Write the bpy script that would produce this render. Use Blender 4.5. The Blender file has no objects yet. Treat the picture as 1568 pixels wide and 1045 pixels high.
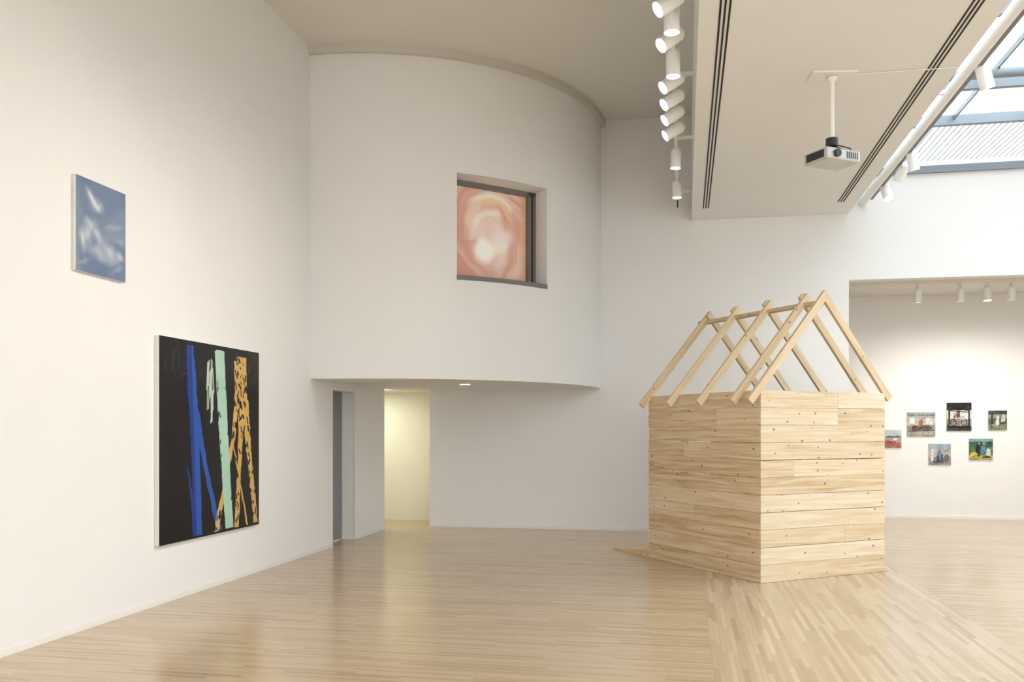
import bpy, math, random
import numpy as np
from mathutils import Vector, Matrix
random.seed(7); np.random.seed(7)
sc = bpy.context.scene

# ---------------------------------------------------------------- helpers
def lin(c):
    return tuple(((x/255)/12.92 if x/255 <= 0.04045 else ((x/255+0.055)/1.055)**2.4) for x in c)
def lin_np(a):
    a = np.clip(a/255.0, 0, 1)
    return np.where(a <= 0.04045, a/12.92, ((a+0.055)/1.055)**2.4)

class NT:
    def __init__(s, m):
        s.nt = m.node_tree; s.n = s.nt.nodes; s.l = s.nt.links
    def new(s, t, **k):
        nd = s.n.new(t)
        for a, v in k.items(): setattr(nd, a, v)
        return nd
    def link(s, a, b): s.l.new(a, b)
    def math(s, op, a, b=None):
        nd = s.n.new('ShaderNodeMath'); nd.operation = op
        for i, v in enumerate((a, b)):
            if v is None: continue
            if isinstance(v, (int, float)): nd.inputs[i].default_value = v
            else: s.l.new(v, nd.inputs[i])
        return nd.outputs[0]

def base_mat(name, rgb=(200,200,200), rough=0.6, metal=0.0, spec=0.5, var=0.0, vscale=3.0, bump=0.0, bscale=200):
    m = bpy.data.materials.new(name); m.use_nodes = True
    t = NT(m); p = t.n['Principled BSDF']
    c = lin(rgb)
    p.inputs['Base Color'].default_value = (*c, 1)
    p.inputs['Roughness'].default_value = rough
    p.inputs['Metallic'].default_value = metal
    p.inputs['Specular IOR Level'].default_value = spec
    co = t.new('ShaderNodeTexCoord')
    if var > 0:
        nz = t.new('ShaderNodeTexNoise'); nz.inputs['Scale'].default_value = vscale; nz.inputs['Detail'].default_value = 4
        t.link(co.outputs['Object'], nz.inputs['Vector'])
        r = t.new('ShaderNodeValToRGB')
        r.color_ramp.elements[0].position = 0.3; r.color_ramp.elements[1].position = 0.7
        r.color_ramp.elements[0].color = (*[x*(1-var) for x in c], 1)
        r.color_ramp.elements[1].color = (*[min(1, x*(1+var)) for x in c], 1)
        t.link(nz.outputs['Fac'], r.inputs['Fac']); t.link(r.outputs['Color'], p.inputs['Base Color'])
    if bump > 0:
        nz = t.new('ShaderNodeTexNoise'); nz.inputs['Scale'].default_value = bscale
        t.link(co.outputs['Object'], nz.inputs['Vector'])
        b = t.new('ShaderNodeBump'); b.inputs['Strength'].default_value = bump; b.inputs['Distance'].default_value = 0.002
        t.link(nz.outputs['Fac'], b.inputs['Height']); t.link(b.outputs['Normal'], p.inputs['Normal'])
    return m

def emis_mat(name, rgb, strength):
    m = bpy.data.materials.new(name); m.use_nodes = True
    p = m.node_tree.nodes['Principled BSDF']
    p.inputs['Base Color'].default_value = (*lin(rgb), 1)
    p.inputs['Emission Color'].default_value = (*lin(rgb), 1)
    p.inputs['Emission Strength'].default_value = strength
    return m

class B:
    """mesh builder with several materials"""
    def __init__(s, name): s.name = name; s.v = []; s.f = []; s.mi = []; s.mats = []; s.uv = []; s.sm = []; s.tone = []
    def m(s, mat):
        if mat not in s.mats: s.mats.append(mat)
        return s.mats.index(mat)
    def face(s, pts, mat, uv=None, smooth=False, tone=0.5):
        i = len(s.v); s.v += [tuple(p) for p in pts]
        s.f.append(tuple(range(i, i+len(pts)))); s.mi.append(s.m(mat)); s.sm.append(smooth)
        s.uv.append(uv if uv else [(0, 0)]*len(pts)); s.tone.append(tone)
    def box(s, lo, hi, mat, M=None):
        x0,y0,z0 = lo; x1,y1,z1 = hi
        c = [Vector(p) for p in [(x0,y0,z0),(x1,y0,z0),(x1,y1,z0),(x0,y1,z0),(x0,y0,z1),(x1,y0,z1),(x1,y1,z1),(x0,y1,z1)]]
        if M: c = [M @ p for p in c]
        for q in [(3,2,1,0),(4,5,6,7),(0,1,5,4),(1,2,6,5),(2,3,7,6),(3,0,4,7)]:
            s.face([c[k] for k in q], mat)
    def cyl(s, p0, p1, r0, mat, r1=None, seg=24, caps=True, capmat=None):
        p0 = Vector(p0); p1 = Vector(p1); r1 = r0 if r1 is None else r1
        d = (p1-p0).normalized()
        a = d.orthogonal().normalized(); b = d.cross(a)
        R0 = [p0+(a*math.cos(t)+b*math.sin(t))*r0 for t in [2*math.pi*k/seg for k in range(seg)]]
        R1 = [p1+(a*math.cos(t)+b*math.sin(t))*r1 for t in [2*math.pi*k/seg for k in range(seg)]]
        for k in range(seg):
            j = (k+1) % seg
            s.face([R0[k], R0[j], R1[j], R1[k]], mat, smooth=True)
        if caps:
            s.face(R0[::-1], mat); s.face(R1, capmat or mat)
    def plank(s, o, L, W, T, mat, tone=None):
        """board: origin corner o, full-length vectors L, W, T; uv runs with the grain"""
        o = Vector(o); L = Vector(L); W = Vector(W); T = Vector(T)
        ru, rv = random.random()*50, random.random()*50
        tone = random.random() if tone is None else tone
        l, w, t = L.length, W.length, T.length
        def q(pts, uvs): s.face(pts, mat, uv=[(ru+a, rv+b) for a, b in uvs], tone=tone)
        q([o, o+L, o+L+W, o+W], [(0,0),(l,0),(l,w),(0,w)])
        q([o+T, o+T+W, o+T+L+W, o+T+L], [(0,0),(0,w),(l,w),(l,0)])
        q([o, o+T, o+T+L, o+L], [(0,0),(0,t),(l,t),(l,0)])
        q([o+W, o+W+L, o+W+L+T, o+W+T], [(0,w),(l,w),(l,w+t),(0,w+t)])
        q([o, o+W, o+W+T, o+T], [(0,0),(0.02,w),(0.04,w),(0.04,0)])
        q([o+L, o+L+T, o+L+W+T, o+L+W], [(0,0),(0.02,w),(0.04,w),(0.04,0)])
    def build(s, parent=None, merge=True, M=None, bevel=0):
        me = bpy.data.meshes.new(s.name)
        me.from_pydata(s.v, [], s.f)
        for m in s.mats: me.materials.append(m)
        me.polygons.foreach_set('material_index', s.mi)
        me.polygons.foreach_set('use_smooth', s.sm)
        ul = me.uv_layers.new(name='UVMap')
        flat = [c for f in s.uv for p in f for c in p]
        ul.data.foreach_set('uv', flat)
        at = me.attributes.new('tone', 'FLOAT', 'FACE'); at.data.foreach_set('value', s.tone)
        if merge:
            import bmesh
            bm = bmesh.new(); bm.from_mesh(me); bmesh.ops.remove_doubles(bm, verts=bm.verts, dist=1e-5)
            bmesh.ops.recalc_face_normals(bm, faces=bm.faces)
            bm.to_mesh(me); bm.free()
        if any(s.sm):
            try: me.set_sharp_from_angle(angle=math.radians(35))
            except Exception: pass
        ob = bpy.data.objects.new(s.name, me); sc.collection.objects.link(ob)
        if M is not None: ob.matrix_world = M
        if parent: ob.parent = parent
        if bevel:
            bv = ob.modifiers.new('bevel', 'BEVEL'); bv.width = bevel; bv.segments = 2; bv.limit_method = 'ANGLE'
        return ob

def empty(name, loc=(0,0,0)):
    e = bpy.data.objects.new(name, None); e.location = loc; e.empty_display_size = 0.1
    sc.collection.objects.link(e); return e

# ---------------------------------------------------------------- materials
PAINT = base_mat('wall_paint', (239,238,236), 0.75, spec=0.25, var=0.010, vscale=1.2, bump=0.08, bscale=150)
PAINT_CEIL = base_mat('ceiling_paint', (230,227,220), 0.85, spec=0.2, var=0.01, vscale=1.0)
PAINT_CORN = base_mat('cornice_paint', (214,208,198), 0.85, spec=0.2, var=0.01, vscale=1.0)
PAINT_BAY = base_mat('soffit_paint', (241,241,240), 0.8, spec=0.2, var=0.01)
PAINT_HALL = base_mat('hall_paint', (236,234,220), 0.8, spec=0.2, var=0.01)
TRIM = base_mat('trim_paint', (238,236,232), 0.5, spec=0.4, var=0.01)
BLACK = base_mat('slot_black', (16,16,16), 0.6, var=0.1)
METAL_GREY = base_mat('grey_window_metal', (120,117,113), 0.45, 0.0, var=0.03)
DOOR_GREY = base_mat('door_grey', (138,140,142), 0.45, 0.0, var=0.03)
STEEL = base_mat('skylight_steel', (132,139,147), 0.4, 0.1, var=0.03)
RIB = base_mat('skylight_rib', (196,200,204), 0.5, 0.0, var=0.03)
WHITE_METAL = base_mat('white_powder_coat', (240,239,236), 0.4, spec=0.5, var=0.01)
LAMP_ON = emis_mat('lamp_lens', (255,246,230), 6)
CANVAS = base_mat('canvas_edge', (225,222,215), 0.8, var=0.03, vscale=40)
CHROME = base_mat('silver_plastic', (196,195,192), 0.35, 0.2, var=0.02)
DARKPL = base_mat('dark_plastic', (40,40,42), 0.4, var=0.05)

def floor_mat(name, swap, c_lo, c_mid, c_hi, w=0.038, L=0.8):
    m = bpy.data.materials.new(name); m.use_nodes = True
    t = NT(m); p = t.n['Principled BSDF']
    co = t.new('ShaderNodeTexCoord'); sp = t.new('ShaderNodeSeparateXYZ'); t.link(co.outputs['Object'], sp.inputs[0])
    u, v = (sp.outputs[1], sp.outputs[0]) if swap else (sp.outputs[0], sp.outputs[1])
    vw = t.math('DIVIDE', v, w); row = t.math('FLOOR', vw)
    wn = t.new('ShaderNodeTexWhiteNoise', noise_dimensions='1D'); t.link(row, wn.inputs['W'])
    uu = t.math('ADD', t.math('DIVIDE', u, L), t.math('MULTIPLY', wn.outputs['Value'], 13.7))
    idd = t.math('FLOOR', uu)
    cb = t.new('ShaderNodeCombineXYZ'); t.link(row, cb.inputs[0]); t.link(idd, cb.inputs[1])
    w2 = t.new('ShaderNodeTexWhiteNoise', noise_dimensions='2D'); t.link(cb.outputs[0], w2.inputs['Vector'])
    r = t.new('ShaderNodeValToRGB'); e = r.color_ramp.elements
    e[0].position = 0; e[0].color = (*lin(c_lo), 1); e[1].position = 1; e[1].color = (*lin(c_hi), 1)
    x = e.new(0.30); x.color = (*lin(c_mid), 1)
    t.link(w2.outputs['Value'], r.inputs['Fac'])
    # grain
    cg = t.new('ShaderNodeCombineXYZ'); t.link(t.math('MULTIPLY', u, 3.0), cg.inputs[0]); t.link(t.math('MULTIPLY', v, 60.0), cg.inputs[1])
    t.link(t.math('MULTIPLY', w2.outputs['Value'], 30), cg.inputs[2])
    nz = t.new('ShaderNodeTexNoise'); nz.inputs['Scale'].default_value = 1.0; nz.inputs['Detail'].default_value = 5
    t.link(cg.outputs[0], nz.inputs['Vector'])
    gm = t.new('ShaderNodeMapRange'); gm.inputs[3].default_value = 0.95; gm.inputs[4].default_value = 1.04
    t.link(nz.outputs['Fac'], gm.inputs[0])
    fr = t.math('FRACT', vw); gap = t.math('LESS_THAN', fr, 0.045)
    fu = t.math('FRACT', uu); gap2 = t.math('LESS_THAN', fu, 0.003)
    g = t.math('MAXIMUM', gap, gap2)
    fac = t.math('MULTIPLY', gm.outputs[0], t.math('SUBTRACT', 1.0, t.math('MULTIPLY', g, 0.3)))
    mx = t.new('ShaderNodeVectorMath', operation='SCALE'); t.link(r.outputs['Color'], mx.inputs[0]); t.link(fac, mx.inputs['Scale'])
    t.link(mx.outputs[0], p.inputs['Base Color'])
    ro = t.new('ShaderNodeMapRange'); ro.inputs[3].default_value = 0.185; ro.inputs[4].default_value = 0.215
    t.link(w2.outputs['Value'], ro.inputs[0]); t.link(ro.outputs[0], p.inputs['Roughness'])
    p.inputs['Specular IOR Level'].default_value = 0.55
    return m
FL_A = floor_mat('maple_strip_floor', False, (178,152,122), (190,166,135), (200,177,147))
FL_B = floor_mat('maple_strip_floor_turned', True, (178,154,126), (193,170,141), (207,186,158))

def pine_mat(name, lo, mid, hi, knots=True):
    m = bpy.data.materials.new(name); m.use_nodes = True
    t = NT(m); p = t.n['Principled BSDF']
    uv = t.new('ShaderNodeUVMap'); uv.uv_map = 'UVMap'
    sp = t.new('ShaderNodeSeparateXYZ'); t.link(uv.outputs[0], sp.inputs[0])
    cg = t.new('ShaderNodeCombineXYZ'); t.link(t.math('MULTIPLY', sp.outputs[0], 1.3), cg.inputs[0]); t.link(t.math('MULTIPLY', sp.outputs[1], 24.0), cg.inputs[1])
    nz = t.new('ShaderNodeTexNoise'); nz.inputs['Scale'].default_value = 1; nz.inputs['Detail'].default_value = 7; nz.inputs['Distortion'].default_value = 0.8
    t.link(cg.outputs[0], nz.inputs['Vector'])
    at = t.new('ShaderNodeAttribute'); at.attribute_name = 'tone'
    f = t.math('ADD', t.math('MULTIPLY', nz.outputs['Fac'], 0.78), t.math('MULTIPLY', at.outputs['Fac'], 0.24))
    r = t.new('ShaderNodeValToRGB'); e = r.color_ramp.elements
    e[0].position = 0.28; e[0].color = (*lin(hi), 1); e[1].position = 0.78; e[1].color = (*lin(lo), 1)
    x = e.new(0.55); x.color = (*lin(mid), 1)
    t.link(f, r.inputs['Fac'])
    out = r.outputs['Color']
    if knots:
        ck = t.new('ShaderNodeCombineXYZ'); t.link(t.math('MULTIPLY', sp.outputs[0], 5.0), ck.inputs[0]); t.link(t.math('MULTIPLY', sp.outputs[1], 7.0), ck.inputs[1])
        vo = t.new('ShaderNodeTexVoronoi', voronoi_dimensions='2D'); vo.inputs['Scale'].default_value = 1
        t.link(ck.outputs[0], vo.inputs['Vector'])
        sc_ = t.new('ShaderNodeSeparateXYZ'); t.link(vo.outputs['Color'], sc_.inputs[0])
        rad = t.math('MULTIPLY', t.math('MAXIMUM', t.math('SUBTRACT', sc_.outputs[0], 0.33), 0.0), 0.16)
        d = t.math('DIVIDE', vo.outputs['Distance'], t.math('ADD', rad, 0.002))
        kr = t.new('ShaderNodeValToRGB'); k = kr.color_ramp.elements
        k[0].position = 0.0; k[0].color = (0.9,0.9,0.9,1); k[1].position = 1.0; k[1].color = (0,0,0,1)
        k2 = k.new(0.6); k2.color = (0.6,0.6,0.6,1)
        t.link(d, kr.inputs['Fac'])
        mx = t.new('ShaderNodeMixRGB'); mx.inputs['Color2'].default_value = (*lin((96,66,42)), 1)
        t.link(kr.outputs['Color'], mx.inputs['Fac']); t.link(out, mx.inputs['Color1']); out = mx.outputs[0]
    t.link(out, p.inputs['Base Color'])
    p.inputs['Roughness'].default_value = 0.6; p.inputs['Specular IOR Level'].default_value = 0.3
    return m
PINE = pine_mat('pine_boards', (190,157,118), (221,198,163), (237,222,197))
PINE_ST = pine_mat('pine_studs', (190,160,122), (214,190,154), (228,208,175))

# ---------------------------------------------------------------- room dimensions
XL, YB, ZC = -4.70, 13.90, 6.49
DRR = 3.40; ZS = 2.25            # drum radius, drum underside
BX0, BX1, BZ = 0.11, 2.42, 4.85  # dropped ceiling bay
YF, XR = -7.0, 7.5
ZK = 5.39                        # skylight curb

b = B('floor')
def fq(x0,y0,x1,y1,m): b.face([(x0,y0,0),(x1,y0,0),(x1,y1,0),(x0,y1,0)], m)
fq(-7.2, YF-0.2, 0.19, 17.1, FL_A); fq(0.19, YF-0.2, 2.36, 13.9, FL_B); fq(2.36, YF-0.2, XR+0.2, 13.9, FL_A); fq(0.19, 13.9, XR+0.2, 17.1, FL_A)
fl = b.build()

b = B('wall_left')
b.box((XL-0.25, YF, 0), (XL, 11.22, ZC), PAINT)
b.box((XL-0.25, 11.22, 2.19), (XL, 12.12, ZC), PAINT)
b.box((XL-0.25, 12.12, 0), (XL, 13.32, ZC), PAINT)
b.build(merge=False)

b = B('wall_back')
b.box((-4.12, YB, 0), (BX1+0.01, YB+0.2, ZC), PAINT)
b.box((XL-0.25, YB, ZS), (-4.12, YB+0.2, ZC), PAINT)
b.box((BX1+0.01, YB, 3.85), (XR, YB+0.2, ZK), PAINT)
b.box((7.0, YB, 0), (XR, YB+0.2, 3.85), PAINT)
b.build(merge=False)

b = B('ceiling')
b.box((XL-0.25, YF, ZC), (BX1+0.2, YB+0.2, ZC+0.15), PAINT_CEIL)
b.build()

b = B('ceiling_dropped_bay')
b.box((BX0, YF, BZ), (BX1, YB, ZC), PAINT_BAY)
bay = b.build()
b = B('air_diffuser_slots')
for k in range(3):
    for x0 in (0.265, 2.145):
        x = x0 + k*0.036
        b.box((x, YF+1, BZ-0.004), (x+0.016, 13.15, BZ), BLACK)
b.build(merge=False, parent=bay)

b = B('wall_right'); b.box((XR, YF, 0), (XR+0.2, 16.9, ZK), PAINT); b.build()
b = B('wall_front')   # behind the photographer, unseen; tall openings added to light the room from the right
for x0, x1 in ((XL-0.25,0.2),(3.6,4.0),(7.1,XR+0.2)):
    b.box((x0, YF-0.2, 0), (x1, YF, ZC if x1 < 3 else ZK), PAINT)
b.box((XL-0.25, YF-0.2, 0), (XR+0.2, YF, 0.6), PAINT)
b.box((XL-0.25, YF-0.2, 4.6), (BX1+0.2, YF, ZC), PAINT)
b.box((BX1+0.2, YF-0.2, 4.6), (XR+0.2, YF, ZK), PAINT)
b.build(merge=False)

# small hall behind the corner
b = B('wall_hall')
b.box((-7.0, 14.80, 0), (-3.9, 14.95, ZS), PAINT_HALL)
b.box((-4.12, YB+0.2, 0), (-3.97, 14.80, ZS), PAINT_HALL)
b.box((-7.0, 13.17, 0), (XL-0.25, 13.32, ZS), PAINT_HALL)
b.box((-7.15, 13.17, 0), (-7.0, 14.95, ZS), PAINT_HALL)
b.box((-7.15, 13.17, ZS), (XL-0.25, 14.95, ZS+0.1), PAINT_HALL)
b.box((XL-0.25, YB+0.2, ZS), (-3.9, 14.95, ZS+0.1), PAINT_HALL)
b.build(merge=False)

# second gallery through the wide opening
b = B('wall_gallery_far')
b.box((0.3, 16.9, 0), (XR+0.2, 17.1, 4.3), PAINT)
b.box((0.3, YB+0.2, 0), (0.5, 16.9, 4.3), PAINT)
b.build(merge=False)
b = B('ceiling_gallery'); b.box((0.3, YB+0.2, 4.02), (XR+0.2, 17.1, 4.3), PAINT_CEIL); b.build()

# baseboards
b = B('baseboard_left')
b.box((XL, YF, 0), (XL+0.006, 11.22, 0.05), TRIM); b.box((XL, 12.12, 0), (XL+0.012, 13.32, 0.07), TRIM); b.build(merge=False)
b = B('baseboard_back'); b.box((-4.12, YB-0.012, 0), (BX1, YB, 0.05), TRIM); b.build()
b = B('baseboard_far'); b.box((0.5, 16.888, 0), (XR, 16.9, 0.05), TRIM); b.build()

# ---------------------------------------------------------------- curved drum wall
CX, CY = XL, YB
WA0, WA1 = math.radians(-58.0), math.radians(-33.7); WZ0, WZ1 = 3.55, 4.94
def pc(a, r=DRR): return (CX + r*math.cos(a), CY + r*math.sin(a))
N1, N2, N3 = 34, 26, 36
angs = [math.radians(-90) + (WA0+math.pi/2)*k/N1 for k in range(N1)] + [WA0+(WA1-WA0)*k/N2 for k in range(N2)] + [WA1+(0-WA1)*k/N3 for k in range(N3+1)]
b = B('wall_curved')
zs = [ZS, WZ0, WZ1, ZC]
for i in range(len(angs)-1):
    a0, a1 = angs[i], angs[i+1]; mid = (a0+a1)/2
    for j in range(3):
        if j == 1 and WA0 < mid < WA1: continue
        (x0,y0),(x1,y1) = pc(a0), pc(a1)
        b.face([(x0,y0,zs[j]),(x1,y1,zs[j]),(x1,y1,zs[j+1]),(x0,y0,zs[j+1])], PAINT, smooth=True)
    (x0,y0),(x1,y1) = pc(a0), pc(a1)
    b.face([(CX,CY,ZS),(x1,y1,ZS),(x0,y0,ZS)], PAINT_BAY)
# window reveal
am = (WA0+WA1)/2; nin = Vector((-math.cos(am), -math.sin(am), 0)); tg = Vector((-math.sin(am), math.cos(am), 0))
pm = Vector((*pc(am), 0)); cho = DRR*(1-math.cos((WA1-WA0)/2)); DEP = 0.30
bk0 = pm + nin*(cho+DEP)
def backpt(p):
    p = Vector((p[0], p[1], 0)); return bk0 + tg*((p-bk0).dot(tg))
wa = [WA0+(WA1-WA0)*k/N2 for k in range(N2+1)]
for k in range(N2):
    p0, p1 = pc(wa[k]), pc(wa[k+1]); q0, q1 = backpt(p0), backpt(p1)
    for z in (WZ0, WZ1):
        b.face([(p0[0],p0[1],z),(p1[0],p1[1],z),(q1.x,q1.y,z),(q0.x,q0.y,z)], PAINT)
for a in (WA0, WA1):
    p = pc(a); q = backpt(p)
    b.face([(p[0],p[1],WZ0),(q.x,q.y,WZ0),(q.x,q.y,WZ1),(p[0],p[1],WZ1)], PAINT)
b.build()

b = B('trim_1')   # cornice that runs round the top of the drum
for i in range(len(angs)-1):
    for (r0,r1,z0,z1) in ((DRR,DRR+0.07,ZC-0.10,ZC-0.10),(DRR+0.07,DRR+0.07,ZC-0.10,ZC)):
        A0, A1 = pc(angs[i], r0), pc(angs[i+1], r0); B0, B1 = pc(angs[i], r1), pc(angs[i+1], r1)
        if r0 != r1: b.face([(*A0,z0),(*A1,z0),(*B1,z0),(*B0,z0)], PAINT_CORN)
        else: b.face([(*A0,z0),(*A1,z0),(*A1,z1),(*A0,z1)], PAINT_CORN, smooth=True)
b.build()

# ---------------------------------------------------------------- painted panels (colour attribute grids)
def painted_mat(name, rough=0.5, emit=0.0):
    m = bpy.data.materials.new(name); m.use_nodes = True
    t = NT(m); p = t.n['Principled BSDF']
    a = t.new('ShaderNodeAttribute'); a.attribute_name = 'paint'
    t.link(a.outputs['Color'], p.inputs['Base Color'])
    p.inputs['Roughness'].default_value = rough; p.inputs['Specular IOR Level'].default_value = 0.3
    if emit > 0:
        t.link(a.outputs['Color'], p.inputs['Emission Color']); p.inputs['Emission Strength'].default_value = emit
    return m
def vnoise(s, t, fx, fy, seed=0, octv=3):
    rs = np.random.RandomState(seed); out = np.zeros_like(s); amp = 1; tot = 0
    for o in range(octv):
        n = 64; g = rs.rand(n, n)
        x = s*fx*(2**o); y = t*fy*(2**o)
        xi = np.floor(x).astype(int); yi = np.floor(y).astype(int); xf = x-xi; yf = y-yi
        xf = xf*xf*(3-2*xf); yf = yf*yf*(3-2*yf)
        a = g[xi % n, yi % n]; bb = g[(xi+1) % n, yi % n]; c = g[xi % n, (yi+1) % n]; d = g[(xi+1) % n, (yi+1) % n]
        out += amp*((a*(1-xf)+bb*xf)*(1-yf)+(c*(1-xf)+d*xf)*yf); tot += amp; amp *= 0.5
    return out/tot
def mixc(img, col, m):
    m = np.clip(m, 0, 1)[..., None]; return img*(1-m)+np.array(col, float)*m
def sstep(a, b_, x):
    t = np.clip((x-a)/(b_-a), 0, 1); return t*t*(3-2*t)
def panel(name, org, U, V, n_out, nu, nv, fn, thick=0.03, mat=None, edge=CANVAS):
    """org = lower-left corner on the wall, U,V full-size vectors, n_out = unit normal to the viewer"""
    org, U, V, n_out = map(Vector, (org, U, V, n_out))
    ss, tt = np.meshgrid(np.linspace(0,1,nu+1), np.linspace(0,1,nv+1), indexing='xy')
    img = lin_np(fn(ss, tt))
    org = org + n_out*0.003
    fo = org + n_out*thick
    P = np.array(fo)[None,None,:] + ss[...,None]*np.array(U) + tt[...,None]*np.array(V)
    verts = P.reshape(-1,3).tolist(); W = nu+1
    faces = [(j*W+i, j*W+i+1, (j+1)*W+i+1, (j+1)*W+i) for j in range(nv) for i in range(nu)]
    nf = len(faces); k = len(verts)
    c = [org, org+U, org+U+V, org+V, fo, fo+U, fo+U+V, fo+V]
    verts += [tuple(p) for p in c]
    faces += [(k,k+3,k+2,k+1),(k,k+1,k+5,k+4),(k+1,k+2,k+6,k+5),(k+2,k+3,k+7,k+6),(k+3,k,k+4,k+7)]
    me = bpy.data.meshes.new(name); me.from_pydata(verts, [], faces)
    me.materials.append(mat or painted_mat(name+'_paint')); me.materials.append(edge)
    me.polygons.foreach_set('material_index', [0]*nf+[1]*5)
    at = me.attributes.new('paint', 'FLOAT_COLOR', 'POINT')
    cols = np.ones((len(verts),4)); cols[:k,:3] = img.reshape(-1,3)
    at.data.foreach_set('color', cols.ravel())
    ob = bpy.data.objects.new(name, me); sc.collection.objects.link(ob); return ob

# cloud painting
def f_cloud(s, t):
    img = np.zeros(s.shape+(3,)); n0 = vnoise(s,t,3,3,1,4)
    img[:] = (112,130,158)
    img = mixc(img, (98,116,146), sstep(0.35,0.75,vnoise(s,t,2,3,5,3)))
    img = mixc(img, (136,149,170), sstep(0.45,0.85,vnoise(s,t,3,2,8,3))*0.8)
    n1 = vnoise(s,t,5,6,2,5)-0.5; n2 = vnoise(s,t,5,6,3,5)-0.5
    x = s+n1*0.14; y = t+n2*0.14
    def blob(cx,cy,rx,ry,ang=0):
        c,sn = math.cos(ang), math.sin(ang); dx = x-cx; dy = y-cy
        return 1-sstep(0.1,1.0,np.sqrt(((dx*c+dy*sn)/rx)**2+((-dx*sn+dy*c)/ry)**2))
    cl = np.zeros_like(s)
    for a in [(.28,.83,.16,.07,-.6),(.40,.76,.22,.10,-.3),(.24,.52,.15,.15,-.7),(.20,.40,.14,.18,.3),(.40,.42,.13,.28,.35),(.62,.30,.30,.12,-.5),(.44,.22,.36,.11,-.1),(.86,.26,.18,.08,.2),(.12,.32,.10,.22,.2),(.75,.58,.30,.05,.3),(.80,.13,.2,.06,.3),(.15,.12,.2,.05,.2),(.88,.45,.15,.06,.1)]:
        wgt = 0.45 if a[0] in (.75,.80,.15,.88) else 0.9
        cl = 1-(1-cl)*(1-wgt*blob(*a))
    img = mixc(img, (192,197,205), cl*(.6+.5*n0))
    img = mixc(img, (226,226,225), sstep(0.65,1,cl)*sstep(0.35,0.65,n0)*.8)
    return img
panel('cloud_painting', (XL, 6.05, 2.85), (0,0.62,0), (0,0,0.75), (1,0,0), 130, 150, f_cloud, 0.032)

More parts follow.
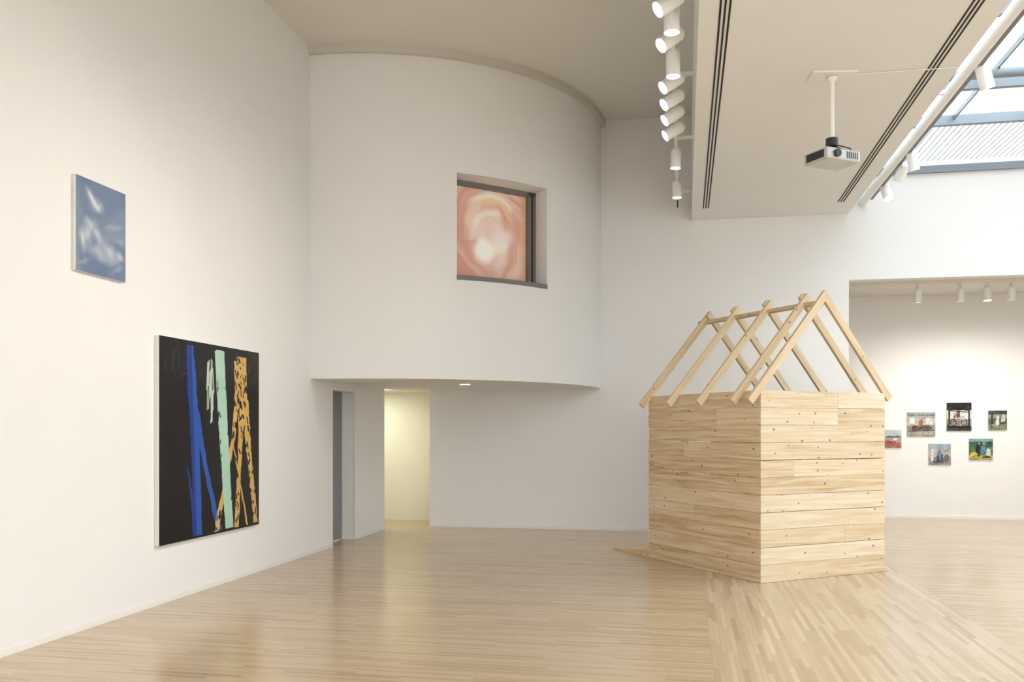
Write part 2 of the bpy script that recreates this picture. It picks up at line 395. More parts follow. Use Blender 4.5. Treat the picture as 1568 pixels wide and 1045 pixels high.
# black painting with coloured stripes
def f_black(s, t):
    T = 1-t; img = np.zeros(s.shape+(3,)); img[:] = (17,16,18)
    img += (vnoise(s,t,20,6,4)[...,None]-0.5)*8
    e = (vnoise(s,t,9,30,11,3)-0.5)
    rs = np.random.RandomState(12)
    def stroke(m, xa, ya, xb, yb, w_):
        dx, dy = xb-xa, yb-ya; L2 = dx*dx+dy*dy+1e-9
        q = np.clip(((s-xa)*dx+(T-ya)*dy)/L2, 0, 1)
        dd = np.sqrt((s-xa-q*dx)**2+(T-ya-q*dy)**2)
        return np.maximum(m, 1-sstep(w_*.6, w_*1.5, dd))
    def band(pts, hw, jag=0.014):
        ts = [p[1] for p in pts]; xs = [p[0] for p in pts]
        cx = np.interp(T, ts, xs); h = np.interp(T, ts, hw) if isinstance(hw,(list,tuple)) else hw
        d = np.abs(s-cx+e*jag) - h
        return (1-sstep(-0.003,0.003,d))*((T>=ts[0]+e*.03)&(T<=ts[-1]))
    # thin grass-like strokes in the dark field
    gs = np.zeros_like(s)
    for (bx, by, n, hgt) in [(.05,.13,6,.10),(.12,.17,8,.14),(.21,.14,7,.12),(.40,.16,6,.12),(.70,.12,4,.09),(.92,.14,7,.12)]:
        for k in range(n):
            a = rs.uniform(-1.1,1.1); x0 = bx+rs.uniform(-.06,.06); y0 = by+rs.uniform(-.05,.05); L = hgt*rs.uniform(.3,.9)
            gs = np.maximum(gs, stroke(np.zeros_like(s), x0, y0, x0+L*math.sin(a)*.9, max(.012,y0-L*math.cos(a)), .0013)*rs.uniform(.2,.8))
    img = mixc(img, (184,190,168), gs*.65)
    blue = band([(.265,.03),(.285,.2),(.315,.5),(.345,.99)], [.032,.042,.040,.036])
    blue = np.maximum(blue, band([(.32,.34),(.42,.66),(.55,.985)], [.026,.020,.028], .02))
    blue = np.maximum(blue, band([(.24,.62),(.285,.80),(.31,.99)], [.004,.012,.014], .02))
    bl = np.where((s-.30-.05*T)[...,None] > -.02, np.array((38,86,172.)), np.array((26,58,138.)))
    img = img*(1-blue[...,None]) + bl*blue[...,None]
    dr = np.zeros_like(s)
    for k in range(16):
        x0 = .455+rs.uniform(-.03,.045); y0 = rs.uniform(.05,.34); L = rs.uniform(.06,.16)
        dr = stroke(dr, x0, y0, x0+rs.uniform(-.02,.02), y0+L, rs.uniform(.003,.007))
    dr = stroke(dr, .47,.16,.475,.40,.009)
    img = mixc(img, (196,218,198), dr*.95)
    yl = band([(.795,.04),(.81,.35)], [.052,.05])
    yl = np.maximum(yl, band([(.725,.07),(.74,.22),(.715,.42)], [.018,.022,.020], .02))
    yl = np.maximum(yl, band([(.76,.24),(.70,.50),(.61,.76),(.515,.99)], [.020,.022,.018,.028], .02))
    yl = np.maximum(yl, band([(.80,.30),(.775,.62),(.735,.99)], [.036,.022,.024], .02))
    yl = np.maximum(yl, band([(.83,.28),(.885,.6),(.962,.985)], [.040,.028,.026], .02))
    yl = np.maximum(yl, band([(.70,.52),(.79,.78),(.86,.99)], [.006,.008,.010], .02))
    fl_ = np.zeros_like(s)
    for k in range(95):
        T0 = rs.uniform(.05,.97); side = rs.rand()
        xc = .79 if T0 < .3 else (np.interp(T0,[.3,1],[.80,.965]) if side < .4 else np.interp(T0,[.3,1],[.79,.735]) if side < .7 else np.interp(T0,[.3,1],[.75,.51]))
        x0 = xc+rs.uniform(-.08 if T0<.3 else -.04,.06 if T0<.3 else .04); a = rs.uniform(-.9,.9); L = rs.uniform(.006,.035)
        fl_ = stroke(fl_, x0, T0, x0+L*math.sin(a), T0+L*math.cos(a), rs.uniform(.003,.007))
    yl = yl*(1-fl_)
    yc = np.array((212,172,98.))+ (vnoise(s,t,16,8,33)[...,None]-.5)*44
    img = img*(1-yl[...,None]) + yc*yl[...,None]
    mint = band([(.555,.03),(.60,.5),(.660,.985)], [.050,.048,.043], .008)
    dk = np.zeros_like(s)
    for k in range(16):
        T0 = rs.uniform(.06,.95); x0 = np.interp(T0,[0,1],[.555,.66])+rs.choice([-1,1])*rs.uniform(.035,.055); dk = stroke(dk, x0, T0, x0+rs.uniform(-.01,.01), T0+rs.uniform(.01,.05), rs.uniform(.002,.005))
    mint = mint*(1-dk)
    mc = np.array((174,212,190.))+(vnoise(s,t,8,8,36)[...,None]-.5)*20
    img = img*(1-mint[...,None]) + mc*mint[...,None]
    return img
panel('striped_painting', (XL, 7.14, 0.543), (0,1.89,0), (0,0,1.91), (1,0,0), 420, 420, f_black, 0.042, mat=painted_mat('striped_paint', 0.3))

# pink swirl picture in the drum window
def f_pink(s, t):
    img = np.zeros(s.shape+(3,)); img[:] = (222,176,158)
    n1 = vnoise(s,t,2.3,2.3,41,3)-.5; n2 = vnoise(s,t,2.3,2.3,47,3)-.5
    x = s+n1*.22; y = t+n2*.22
    dx = x-.55; dy = (y-.48)*.85; r = np.sqrt(dx**2+dy**2); th = np.arctan2(dy,dx)
    br = vnoise(r*2.2+th*.12+2, th*.35+r*1.5+3, 5, 3, 60, 3)
    img = mixc(img, (232,206,194), sstep(.42,.7,br)*.9)
    img = mixc(img, (212,152,134), sstep(.55,.30,br)*.7)
    img = mixc(img, (236,212,200), (1-sstep(.12,.40,r))*.85)
    def arc(rr, w, a0, a1, c, k):
        nonlocal img
        m = np.exp(-((r-rr-(th-a0)*.03)/w)**2)*sstep(a0-.35,a0+.35,th)*sstep(a1+.35,a1-.35,th)
        img = mixc(img, c, m*k)
    arc(.36,.025,.9,2.3,(240,232,214),.95); arc(.30,.03,.6,1.9,(228,204,150),.8); arc(.25,.022,.5,1.5,(212,152,142),.8)
    arc(.22,.03,1.2,2.8,(242,234,218),.8); arc(.20,.025,.2,1.0,(216,160,148),.7); arc(.33,.03,2.2,2.9,(230,208,160),.6)
    bl2 = 1-sstep(.2,1.0,np.sqrt(((x-.68)/.28)**2+((y-.46)/.15)**2))
    bl = 1-sstep(.25,1.0,np.sqrt(((x-.42)/.17)**2+((y-.35)/.18)**2))
    bl3 = 1-sstep(.3,1.0,np.sqrt(((x-.62)/.22)**2+((y-.37)/.11)**2))
    img = mixc(img, (240,222,218), bl2*.9); img = mixc(img, (234,236,216), bl3*.8)
    img = mixc(img, (248,248,240), bl)
    img = mixc(img, (218,170,124), sstep(.90,1.0,s)*.8)
    img = mixc(img, (206,150,134), sstep(.14,0,s)*.5)
    img = mixc(img, (214,152,126), sstep(.12,0,t)*.6)
    return img
win = empty('window_1', tuple(bk0 + Vector((0,0,WZ0))))
hw = DRR*math.sin((WA1-WA0)/2)
def wpt(u, d, z): q = bk0 + tg*u - nin*d; return (q.x, q.y, z)
ob = panel('pink_swirl_picture', wpt(-hw+0.04, -0.05, WZ0+0.09), tg*(2*hw-0.04-0.13), (0,0,WZ1-WZ0-0.15), tuple(-nin), 140, 140, f_pink, 0.01, mat=painted_mat('pink_paint_glow', 0.5, 0.18))  # faint glow in the paint stands in for light from behind
ob.parent = win; ob.matrix_parent_inverse = Matrix.Translation(-Vector(win.location))
b = B('frame')
Mw = Matrix.Translation(bk0) @ Matrix(((tg.x, -nin.x, 0, 0), (tg.y, -nin.y, 0, 0), (0,0,1,0), (0,0,0,1)))
b.box((-hw+0.001,-0.06,WZ0+0.06),(-hw+0.05,0.03,WZ1-0.001),METAL_GREY,Mw)
b.box((hw-0.13,-0.06,WZ0+0.06),(hw-0.001,0.03,WZ1-0.001),METAL_GREY,Mw)
b.box((hw-0.075,0.0,WZ0+0.06),(hw-0.06,0.045,WZ1-0.05),DARKPL,Mw)
b.box((-hw+0.001,-0.06,WZ1-0.06),(hw-0.001,0.03,WZ1-0.001),METAL_GREY,Mw)
b.box((-hw+0.001,-0.06,WZ0+0.05),(hw-0.001,0.03,WZ0+0.10),METAL_GREY,Mw)
b.box((-hw+0.001,-0.10,WZ0+0.0),(hw-0.001,-0.06,WZ1),METAL_GREY,Mw)
ob = b.build(merge=False); ob.parent = win; ob.matrix_parent_inverse = Matrix.Translation(-Vector(win.location))
b = B('sill')
for k in range(N2):
    p0, p1 = pc(wa[k], DRR+0.012), pc(wa[k+1], DRR+0.012); q0, q1 = backpt(p0), backpt(p1)
    z0, z1 = WZ0+0.001, WZ0+0.06
    b.face([(*p0,z1),(*p1,z1),(q1.x,q1.y,z1),(q0.x,q0.y,z1)], METAL_GREY)
    b.face([(*p0,z0),(*p1,z0),(q1.x,q1.y,z0),(q0.x,q0.y,z0)], METAL_GREY)
    b.face([(*p0,z0),(*p1,z0),(*p1,z1),(*p0,z1)], METAL_GREY)
ob = b.build(); ob.parent = win; ob.matrix_parent_inverse = Matrix.Translation(-Vector(win.location))

# ---------------------------------------------------------------- small photographs
def shapes_fn(bands, shapes, seed):
    def fn(s, t):
        img = np.zeros(s.shape+(3,)); n = vnoise(s,t,6,6,seed,3)-.5; n2 = vnoise(s,t,14,14,seed+20,3)-.5
        for (t0, c) in bands: img = mixc(img, c, (t+n*.08 >= t0)*1.0)
        for sh in shapes:
            k, cx, cy, rx, ry, c = sh
            if k == 'r': m = (np.abs(s-cx) < rx)*(np.abs(t-cy) < ry)*1.0
            elif k == 'l':   # line from (cx,cy) to (rx,ry)
                dx, dy = rx-cx, ry-cy; q = np.clip(((s-cx)*dx+(t-cy)*dy)/(dx*dx+dy*dy), 0, 1)
                m = (np.sqrt((s-cx-q*dx)**2+(t-cy-q*dy)**2) < .014)*1.0
            elif k == 'o':   # ring (wheels)
                m = (np.abs(np.sqrt((s-cx)**2+(t-cy)**2)-rx) < ry)*1.0
            else: m = 1-sstep(.75,1.1,((s-cx+n2*.12)/rx)**2+((t-cy+n2*.12)/ry)**2)
            img = mixc(img, c, m)
        img += n[..., None]*30 + n2[..., None]*60
        return img
    return fn
pics = [
 (3.45,3.85,1.27,1.59,[(0,(160,108,94)),(.35,(190,142,126)),(.52,(128,146,154)),(.66,(196,202,204))],[('e',.5,.3,.3,.1,(142,88,78)),('e',.75,.5,.1,.06,(225,220,212)),('e',.6,.62,.3,.04,(90,110,110))]),
 (3.95,4.42,1.48,1.91,[(0,(160,152,142)),(.25,(138,134,126)),(.45,(186,182,172)),(.75,(160,162,158))],[('e',.35,.34,.2,.12,(76,72,64)),('e',.68,.34,.18,.12,(90,84,72)),('e',.48,.52,.09,.16,(150,108,82)),('e',.48,.70,.05,.07,(190,150,124)),('r',.18,.64,.09,.14,(222,220,214)),('r',.78,.62,.11,.13,(216,214,206)),('e',.25,.25,.10,.07,(128,70,58)),('l',.05,.2,.95,.24,(70,64,58)),('r',.5,.88,.48,.03,(120,118,112))]),
 (4.61,5.02,1.576,2.08,[(0,(60,58,58)),(.18,(140,138,134)),(.42,(206,206,200)),(.72,(30,28,30))],[('o',.27,.30,.11,.014,(26,24,26)),('o',.70,.30,.11,.014,(26,24,26)),('l',.27,.30,.45,.5,(30,28,30)),('l',.45,.5,.70,.30,(30,28,30)),('e',.5,.46,.28,.07,(190,186,178)),('e',.47,.58,.09,.12,(98,78,68)),('r',.5,.12,.44,.04,(26,24,26)),('r',.10,.5,.03,.34,(44,42,42)),('r',.90,.5,.03,.34,(44,42,42)),('e',.33,.52,.04,.08,(150,62,54)),('l',.1,.72,.9,.66,(50,48,48))]),
 (5.295,5.60,1.59,1.935,[(0,(118,128,104)),(.3,(82,92,78)),(.6,(146,152,138)),(.8,(64,68,58))],[('e',.5,.45,.09,.3,(214,210,202)),('r',.2,.5,.05,.4,(58,54,48)),('e',.8,.6,.12,.2,(188,192,182)),('e',.35,.22,.2,.1,(150,148,118)),('l',.6,.1,.7,.9,(50,48,42))]),
 (4.31,4.68,0.97,1.343,[(0,(144,144,140)),(.35,(178,177,172)),(.7,(156,168,180))],[('e',.5,.42,.15,.28,(112,126,152)),('e',.5,.75,.07,.09,(180,146,124)),('r',.16,.45,.05,.3,(220,218,212)),('e',.8,.3,.12,.2,(120,104,90)),('e',.45,.14,.3,.08,(92,90,94)),('e',.4,.3,.05,.15,(74,80,104)),('e',.6,.3,.05,.15,(80,86,108)),('l',.7,.6,.95,.8,(90,88,84))]),
 (4.98,5.37,1.06,1.436,[(0,(176,160,86)),(.22,(78,108,72)),(.6,(56,88,68)),(.85,(126,158,166))],[('e',.38,.42,.11,.30,(32,32,36)),('e',.60,.46,.10,.26,(80,126,158)),('e',.22,.24,.16,.14,(206,182,82)),('e',.82,.35,.10,.22,(208,200,186)),('e',.42,.76,.05,.07,(184,142,114)),('e',.62,.76,.05,.07,(184,142,114)),('l',.1,.1,.5,.3,(60,60,44)),('e',.75,.12,.2,.06,(70,90,60))]),
]
for k, (x0,x1,z0,z1,bn,sh) in enumerate(pics):
    panel('gallery_photograph', (x0,16.9,z0), (x1-x0,0,0), (0,0,z1-z0), (0,-1,0), 70, 70, shapes_fn(bn, sh, 50+k), 0.02)

# ---------------------------------------------------------------- grey door in the left wall
d = empty('door_1', (XL-0.22, 11.67, 0))
b = B('leaf'); b.box((XL-0.25,11.26,0.01),(XL-0.205,12.06,2.14),DOOR_GREY)
b.box((XL-0.205,11.40,0.95),(XL-0.17,11.42,1.25),CHROME); ob = b.build(merge=False); ob.parent = d; ob.matrix_parent_inverse = Matrix.Translation(-Vector(d.location))
b = B('frame')
b.box((XL-0.249,12.06,0),(XL-0.012,12.119,2.189),TRIM); b.box((XL-0.249,11.221,0),(XL-0.012,11.26,2.189),TRIM); b.box((XL-0.249,11.26,2.14),(XL-0.012,12.06,2.189),TRIM)
b.box((XL-0.012,12.04,0),(XL+0.01,12.17,2.22),TRIM)
ob = b.build(merge=False); ob.parent = d; ob.matrix_parent_inverse = Matrix.Translation(-Vector(d.location))

# recessed downlight under the drum
b = B('recessed_downlight')
b.cyl((-3.05,12.04,ZS),(-3.05,12.04,ZS-0.012),0.10,WHITE_METAL,seg=32)
b.cyl((-3.05,12.04,ZS-0.012),(-3.05,12.04,ZS-0.015),0.075,LAMP_ON,seg=32)
b.build()

# ---------------------------------------------------------------- timber house
HW_, HL, HH = 1.79, 2.04, 2.01
MH = Matrix.Translation((0.779, 9.413, 0.0)) @ Matrix.Rotation(math.radians(36.64), 4, 'Z')
b = B('timber_house_frame')
rows = 11; rh = HH/rows; th = 0.019
gaps = {3:0.007, 6:0.008, 1:0.005, 8:0.003, 9:0.005}
def row_boards(o, d, length, nrm, z, h, joints, dark=0.0):
    xs = [0]+joints+[length]
    for i in range(len(xs)-1):
        a, c = xs[i]+0.001, xs[i+1]-0.001
        jz = random.uniform(-0.0012,0.0012)
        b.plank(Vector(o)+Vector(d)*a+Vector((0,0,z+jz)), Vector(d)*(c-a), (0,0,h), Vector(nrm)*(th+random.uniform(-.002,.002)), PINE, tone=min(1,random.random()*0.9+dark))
fj = {10:[1.08],9:[1.08],8:[],7:[],6:[0.45],5:[],4:[],3:[1.25],2:[1.18],1:[],0:[]}
lj = {10:[],9:[0.7],8:[],7:[1.3],6:[],5:[],4:[],3:[1.1],2:[],1:[],0:[]}
for r in range(rows):
    g = gaps.get(r, 0.003); z = r*rh+0.003; h = rh-g
    row_boards((0,0,0),(1,0,0),HW_,(0,1,0),z,h,fj[r])
    g2 = {7:0.009,5:0.008,4:0.004,1:0.004}.get(r,0.003)
    row_boards((0,th,0),(0,1,0),HL-2*th,(1,0,0),z,rh-g2,lj[r],0.45)  # left side boards toned darker, shade painted into the wood
    row_boards((HW_,th,0),(0,1,0),HL-2*th,(-1,0,0),z,h,[random.uniform(.5,1.5)])
    if r < 10:
        row_boards((0,HL,0),(1,0,0),0.10,(0,-1,0),z,h,[]); row_boards((0.95,HL,0),(1,0,0),HW_-0.95,(0,-1,0),z,h,[])
    else: row_boards((0,HL,0),(1,0,0),HW_,(0,-1,0),z,h,[])
# studs and plates inside
for (x,y) in ((th,th),(HW_-th-.038,th),(th,HL-th-.089),(HW_-th-.038,HL-th-.089),(th,.7),(th,1.3),(HW_-th-.038,.7),(HW_-th-.038,1.3)):
    b.plank((x,y,0.0),(0,0,HH-0.04),(0.038,0,0),(0,0.089,0),PINE_ST)
for x in (.6,1.15): b.plank((x,th,0),(0,0,HH-0.04),(0.038,0,0),(0,0.06,0),PINE_ST)
b.plank((th,th,HH-0.04),(0,HL-2*th,0),(0.089,0,0),(0,0,0.038),PINE_ST)
b.plank((HW_-th-0.089,th,HH-0.04),(0,HL-2*th,0),(0.089,0,0),(0,0,0.038),PINE_ST)
# rafters
cxm = HW_/2; slope = 1.128; thr = math.atan(slope); dirv = Vector((math.cos(thr),0,math.sin(thr))); perp = Vector((-math.sin(thr),0,math.cos(thr)))
zap = 3.05
def rafter(y0, side, tip, mitre=False):
    # side -1: rafter on the x=0 side ; +1 mirrored
    ap = Vector((cxm,0,zap)); Lr = cxm/math.cos(thr)
    st = ap - dirv*(Lr+(0.20 if side < 0 else 0.13)); w = 0.080
    ru, rv, tn = random.random()*50, random.random()*50, random.random()
    if mitre:
        e0 = ap - perp*(w/2); e0 = e0 + dirv*((cxm-e0.x)/dirv.x); e1 = ap + perp*(w/2); e1 = e1 + dirv*((cxm-e1.x)/dirv.x)
    else:
        e0 = ap+dirv*tip-perp*(w/2); e1 = ap+dirv*tip+perp*(w/2)
    pts = [st-perp*(w/2), e0, e1, st+perp*(w/2)]
    uvs = [(ru,rv),(ru+1.6,rv),(ru+1.6,rv+w),(ru,rv+w)]
    if side > 0: pts = [Vector((2*cxm-p.x, 0, p.z)) for p in pts]
    t3 = 0.038
    A = [p+Vector((0,y0,0)) for p in pts]; C = [p+Vector((0,y0+t3,0)) for p in pts]
    b.face(A, PINE_ST, uvs, tone=tn); b.face(C[::-1], PINE_ST, uvs[::-1], tone=tn)
    for i in range(4):
        j = (i+1)%4
        u0,u1 = uvs[i][0],uvs[j][0]; v0,v1 = uvs[i][1],uvs[j][1]
        b.face([A[i],C[i],C[j],A[j]], PINE_ST, [(u0,v0),(u0,v0+.04),(u1,v1+.04),(u1,v1)], tone=tn)
rafter(0.0,-1,0,True); rafter(0.0,1,0,True)
for y in (0.27,0.85,1.42,1.98):
    rafter(y,-1,0.055); rafter(y+(0.039 if y<1.9 else -0.039),1,0.055)
b.plank((cxm-0.055,0.04,zap-0.085),(0,HL+0.06,0),(0.11,0,0),(0,0,0.038),PINE_ST,tone=0.6)
# ramp at the doorway behind
y0, y1, x0, x1, zr = HL+0.002, HL+0.85, 0.0, 0.98, 0.10
b.face([(x0,y0,zr),(x1,y0,zr),(x1,y1,0.012),(x0,y1,0.012)],PINE_ST,[(0,0),(0,.9),(.85,.9),(.85,0)],tone=.9)
b.face([(x0,y0,zr-.02),(x1,y0,zr-.02),(x1,y1,0.0),(x0,y1,0.0)],PINE_ST,[(0,0),(0,.9),(.85,.9),(.85,0)],tone=.9)
for x in (x0,x1): b.face([(x,y0,zr),(x,y0,0.0),(x,y1,0.0),(x,y1,.012)],PINE_ST,[(0,0),(0,.1),(.85,.1),(.85,.09)],tone=.9)
b.face([(x0,y1,0),(x1,y1,0),(x1,y1,.012),(x0,y1,.012)],PINE_ST,[(0,0),(0.9,0),(.9,.01),(0,.01)])
b.build(M=MH, merge=False)

# ---------------------------------------------------------------- skylight
GL = bpy.data.materials.new('skylight_glass'); GL.use_nodes = True
t = NT(GL); t.n.remove(t.n['Principled BSDF'])
tr = t.new('ShaderNodeBsdfTransparent'); tr.inputs[0].default_value = (.93,.96,.98,1)
gl = t.new('ShaderNodeBsdfGlossy'); gl.inputs['Roughness'].default_value = 0.05
mx = t.new('ShaderNodeMixShader'); mx.inputs[0].default_value = 0.06
t.link(tr.outputs[0], mx.inputs[1]); t.link(gl.outputs[0], mx.inputs[2]); t.link(mx.outputs[0], t.n['Material Output'].inputs[0])
RB = bpy.data.materials.new('ribbed_translucent_panel'); RB.use_nodes = True
t = NT(RB); t.n.remove(t.n['Principled BSDF'])
a1 = t.new('ShaderNodeBsdfTranslucent'); a1.inputs[0].default_value = (.62,.635,.65,1)
a2 = t.new('ShaderNodeBsdfDiffuse'); a2.inputs[0].default_value = (.9,.9,.9,1)
mx = t.new('ShaderNodeMixShader'); mx.inputs[0].default_value = 0.25
t.link(a1.outputs[0], mx.inputs[1]); t.link(a2.outputs[0], mx.inputs[2]); t.link(mx.outputs[0], t.n['Material Output'].inputs[0])

SX0, SX1 = BX1+0.001, 7.3
sky = empty('skylight', (4.8, 5, ZK))
def kid(ob): ob.parent = sky; ob.matrix_parent_inverse = Matrix.Translation(-Vector(sky.location)); return ob
b = B('frame')
b.box((SX0, YB-0.06, ZK), (SX1, YB+0.05, ZK+0.10), STEEL)
b.box((SX0, YB-0.04, ZK+0.10), (SX1, YB+0.05, ZK+0.22), WHITE_METAL)
ybars = [12.0, 10.78, 8.9, 7.0, 5.1, 3.2, 1.3, -0.6, -2.5, -4.4, -6.3]
for y in ybars:
    b.box((SX0, y-0.04, ZK+0.08), (SX1, y+0.04, ZK+0.20), STEEL)
for y in (10.38, 6.6, 2.8, -1.0):
    b.cyl((SX0, y, ZK+0.10), (SX1, y, ZK+0.10), 0.055, STEEL)
for x in (2.46, 3.35, 4.25, 5.15, 6.05, 6.95):
    b.box((x-0.012, YF, ZK+0.14), (x+0.012, 12.0, ZK+0.20), STEEL)
kid(b.build(merge=False))
b = B('glass_panes'); b.box((SX0, YF, ZK+0.205), (SX1, 12.0, ZK+0.215), GL); kid(b.build())
b = B('ribbed_panel')
b.face([(SX0, 12.05, ZK+0.19), (SX1, 12.05, ZK+0.19), (SX1, YB-0.05, ZK+0.19), (SX0, YB-0.05, ZK+0.19)], RB)
x = SX0+0.03
while x < SX1:
    b.box((x, 12.05, ZK+0.172), (x+0.014, YB-0.05, ZK+0.189), RIB); x += 0.075
kid(b.build(merge=False))
b = B('ceiling_skylight_curb'); b.box((SX1, YF-0.2, ZK), (XR+0.2, YB+0.2, ZK+0.25), PAINT_CEIL); b.build()

# ---------------------------------------------------------------- track lights
def head(name, parent, top, direction, L=0.21, r=0.064, lit=True, stem=0.10):
    """cylindrical spot: stem drops from the track point, can is aimed along direction"""
    top = Vector(top); dv = Vector(direction).normalized(); piv = top-Vector((0,0,stem))
    b = B(name)
    b.box((top.x-0.018, top.y-0.06, top.z-0.035), (top.x+0.018, top.y+0.06, top.z), WHITE_METAL)
    b.cyl(top-Vector((0,0,0.03)), piv, 0.012, WHITE_METAL, seg=12)
    s0 = piv-dv*(L*0.35); e0 = piv+dv*(L*0.65)
    b.cyl(s0-dv*0.03, s0, r*0.7, WHITE_METAL, r1=r, seg=28)
    b.cyl(s0, e0, r, WHITE_METAL, seg=28, caps=False)
    b.cyl(e0-dv*0.02, e0-dv*0.018, r*0.94, WHITE_METAL, seg=28, capmat=LAMP_ON if lit else DARKPL)
    ob = b.build(merge=False); ob.parent = parent
    ob.matrix_parent_inverse = Matrix.Translation(-Vector(parent.location))
    return e0, dv
def spot(name, loc, dv, watt, angle=50, col=(1,.95,.88), blend=.8, size=.05):
    l = bpy.data.lights.new(name, 'SPOT'); l.energy = watt; l.color = col; l.spot_size = math.radians(angle); l.spot_blend = blend; l.shadow_soft_size = size
    o = bpy.data.objects.new(name, l); sc.collection.objects.link(o); o.location = loc
    o.rotation_euler = Vector(dv).to_track_quat('-Z', 'Y').to_euler(); return o

TXL, TZ = -0.10, 5.05
trk = empty('track_lighting', (TXL, 5, TZ))
b = B('rail')
b.box((TXL-0.018, YF+1, TZ), (TXL+0.018, 13.45, TZ+0.04), WHITE_METAL)
b.box((TXL-0.01, 13.40, TZ-0.10), (TXL+0.01, 13.45, TZ), DARKPL)
for y in (13.0, 10.6, 8.7, 6.5, 3.5, 0.5, -3): b.box((TXL, y-0.02, TZ+0.005), (BX0, y+0.02, TZ+0.035), WHITE_METAL)
ob = b.build(merge=False); ob.parent = trk; ob.matrix_parent_inverse = Matrix.Translation(-Vector(trk.location))
lh = [(12.35,(0,-.02,-1)),(10.95,(-.05,0,-1)),(9.95,(-.85,-.25,-.55)),(9.45,(-.85,-.3,-.6)),(9.0,(-.8,-.35,-.6)),(8.55,(-.8,-.35,-.6)),(8.1,(0,0,-1)),(7.6,(-.75,-.4,-.65)),(7.2,(0,0,-1)),(6.95,(-.8,-.3,-.6)),(6.6,(-.8,-.2,-.6)),(6.45,(.1,-.3,-1))]
for i, (y, dv) in enumerate(lh):
    e0, d1 = head('spot_head_%d' % i, trk, (TXL, y, TZ), dv)
    spot('track_lamp', e0+d1*0.01, d1, 80 if abs(d1.x) > .3 else 40, angle=80 if abs(d1.x) > .3 else 50, blend=1)

PX, PZ = 2.62, 5.0
trr = empty('pipe_track_lighting', (PX, 5, PZ))
b = B('pipe')
b.cyl((PX, YF+0.5, PZ), (PX, 13.88, PZ), 0.055, WHITE_METAL)
b.box((PX+0.05, YF+1, PZ-0.03), (PX+0.09, 13.6, PZ+0.0), METAL_GREY)
for y in (13.0, 9.5, 6.0, 2.5): b.box((BX1, y-0.02, PZ-0.02), (PX-0.05, y+0.02, PZ+0.02), WHITE_METAL)
ob = b.build(merge=False); ob.parent = trr; ob.matrix_parent_inverse = Matrix.Translation(-Vector(trr.location))
for i, (y, dv) in enumerate([(12.9,(.2,-.4,-.9)),(11.95,(-.3,.5,-.8)),(11.45,(.2,.2,-1)),(8.85,(.3,.2,-.9))]):
    e0, d1 = head('spot_head_%d' % i, trr, (PX+0.12, y, PZ), dv, stem=0.09)
    spot('track_lamp', e0+d1*0.01, d1, 40)
    
trg = empty('gallery_track_lighting', (4.5, 15.35, 3.98))
b = B('rail'); b.box((1.0,15.335,3.96),(7.2,15.365,3.985),WHITE_METAL)
for x in (2.6,5.2,7.0): b.cyl((x,15.35,3.985),(x,15.35,4.02),0.008,WHITE_METAL,seg=8)
ob = b.build(merge=False); ob.parent = trg; ob.matrix_parent_inverse = Matrix.Translation(-Vector(trg.location))
for i, x in enumerate((3.75, 4.40, 4.80, 5.16, 6.0)):
    e0, d1 = head('spot_head_%d' % i, trg, (x, 15.35, 3.96), (0,.12 if i != 2 else -.1,-1), L=0.20, r=0.06, stem=0.15)
    spot('track_lamp', e0+d1*0.01, Vector((0,.15,-1)), 60, 160, blend=1)

# ---------------------------------------------------------------- projector
pj = empty('ceiling_projector', (1.33, 8.45, 4.1))
Mp = Matrix.Translation((1.33, 8.45, 0)) @ Matrix.Rotation(math.radians(35), 4, 'Z')
b = B('mount')
b.box((-0.20,-0.12,BZ-0.015),(0.20,0.12,BZ-0.001),WHITE_METAL,Matrix.Translation((1.33,8.45,0)) @ Matrix.Rotation(math.radians(8), 4, 'Z'))
b.cyl((1.33,8.45,BZ-0.02),(1.33,8.45,BZ-0.06),0.05,WHITE_METAL,r1=0.03)
b.cyl((1.33,8.45,BZ-0.03),(1.33,8.45,4.27),0.022,WHITE_METAL)
b.cyl((1.33,8.45,4.27),(1.33,8.45,4.20),0.055,DARKPL)
b.cyl((1.33,8.45,4.20),(1.33,8.45,4.13),0.03,DARKPL)
for a in range(4):
    an = a*math.pi/2+.6; b.cyl((1.33,8.45,4.21),(1.33+.13*math.cos(an),8.45+.11*math.sin(an),4.14),0.009,DARKPL,seg=8)
b.box((1.5,8.44,BZ-0.012),(2.42,8.45,BZ-0.006),WHITE_METAL)
ob = b.build(merge=False); ob.parent = pj; ob.matrix_parent_inverse = Matrix.Translation(-Vector(pj.location))
b = B('body')
b.box((-0.20,-0.15,4.03),(0.20,0.15,4.14),CHROME,Mp)
ob = b.build(bevel=0.018); ob.parent = pj; ob.matrix_parent_inverse = Matrix.Translation(-Vector(pj.location))
b = B('details')
b.cyl(Mp @ Vector((-0.09,-0.152,4.085)), Mp @ Vector((-0.09,-0.175,4.085)), 0.036, DARKPL)
for k in range(6): b.box((0.03+k*0.024,-0.153,4.055),(0.04+k*0.024,-0.150,4.115),DARKPL,Mp)
b.box((-0.203,-0.11,4.05),(-0.199,0.11,4.12),DARKPL,Mp)
for k in range(8): b.box((0.199,-0.11+k*.026,4.055),(0.203,-0.098+k*.026,4.115),DARKPL,Mp)
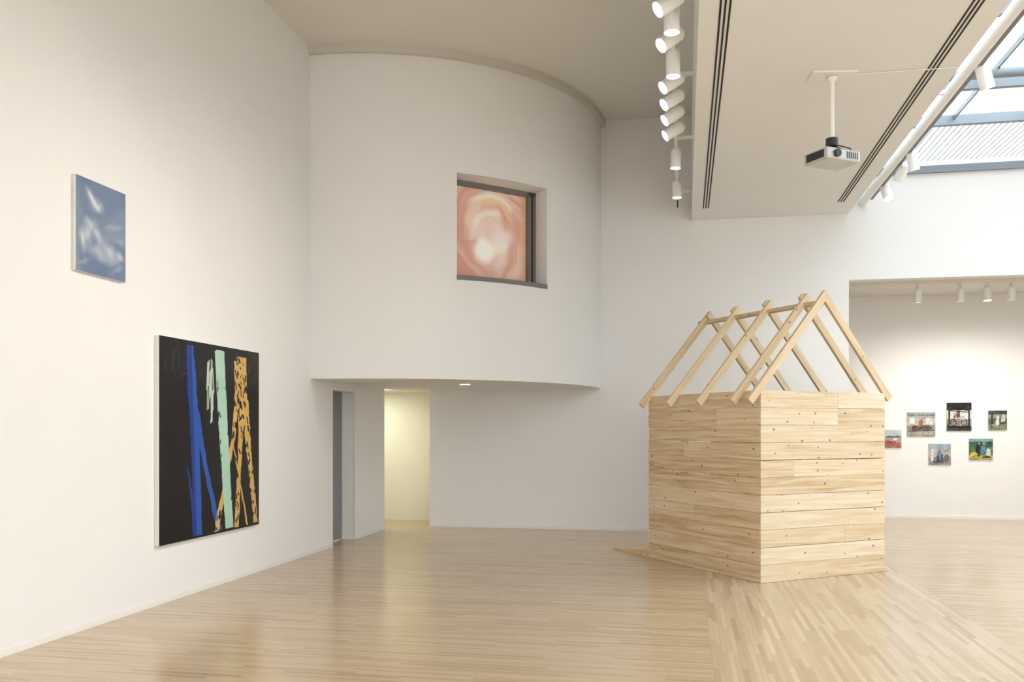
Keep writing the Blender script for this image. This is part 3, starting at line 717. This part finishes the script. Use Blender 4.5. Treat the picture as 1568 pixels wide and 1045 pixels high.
pts = [Vector((.20,.05,4.09)),Vector((.27,.06,4.08)),Vector((.29,.03,4.15)),Vector((.22,0,4.21)),Vector((.08,0,4.22)),Vector((0,0,4.26))]
for p, q in zip(pts, pts[1:]): b.cyl(Mp@p, Mp@q, 0.006, DARKPL, seg=8)
ob = b.build(merge=False); ob.parent = pj; ob.matrix_parent_inverse = Matrix.Translation(-Vector(pj.location))

# ---------------------------------------------------------------- light
w = bpy.data.worlds.new('world'); sc.world = w; w.use_nodes = True
bg = w.node_tree.nodes['Background']; bg.inputs[0].default_value = (0.90, 0.96, 1.0, 1); bg.inputs[1].default_value = 4.7
def area(name, loc, rot, sx, sy, watt, col):
    l = bpy.data.lights.new(name, 'AREA'); l.shape = 'RECTANGLE'; l.size = sx; l.size_y = sy; l.energy = watt; l.color = col
    o = bpy.data.objects.new(name, l); sc.collection.objects.link(o); o.location = loc; o.rotation_euler = rot; return o
spot('downlight_lamp', (-3.05,12.04,ZS-0.03), (0,0,-1), 22, 120)
area('hall_lamp', (-5.5,14.0,ZS-0.02), (0,0,0), 0.8, 0.4, 18, (1,.96,.78))
# unseen fill panels with area lamps, added behind the camera to brighten the room
for nm, x, y, z, sx, sy, wt in (('fill_light_panel', -2.2, -3.0, ZC, 2.4, 3.6, 150), ('fill_light_panel', 1.26, -2.5, BZ, 1.2, 4.8, 280)):
    b = B(nm); b.box((x-sx/2-.05, y-sy/2-.05, z-0.05), (x+sx/2+.05, y+sy/2+.05, z-0.001), WHITE_METAL); b.build()
    area('fill_panel_lamp', (x, y, z-0.055), (0,0,0), sx, sy, wt, (1,.98,.95))

cam = bpy.data.cameras.new('camera'); co = bpy.data.objects.new('camera', cam); sc.collection.objects.link(co)
cam.sensor_width = 36; cam.lens = 1340/1568*36; cam.shift_y = (658-522.5)/1568
co.location = (0,0,1.6); co.rotation_euler = (math.pi/2, 0, math.radians(11.14)); sc.camera = co
cam.clip_start = 0.05
sc.view_settings.view_transform = 'Standard'; sc.view_settings.look = 'None'; sc.view_settings.exposure = 0.08
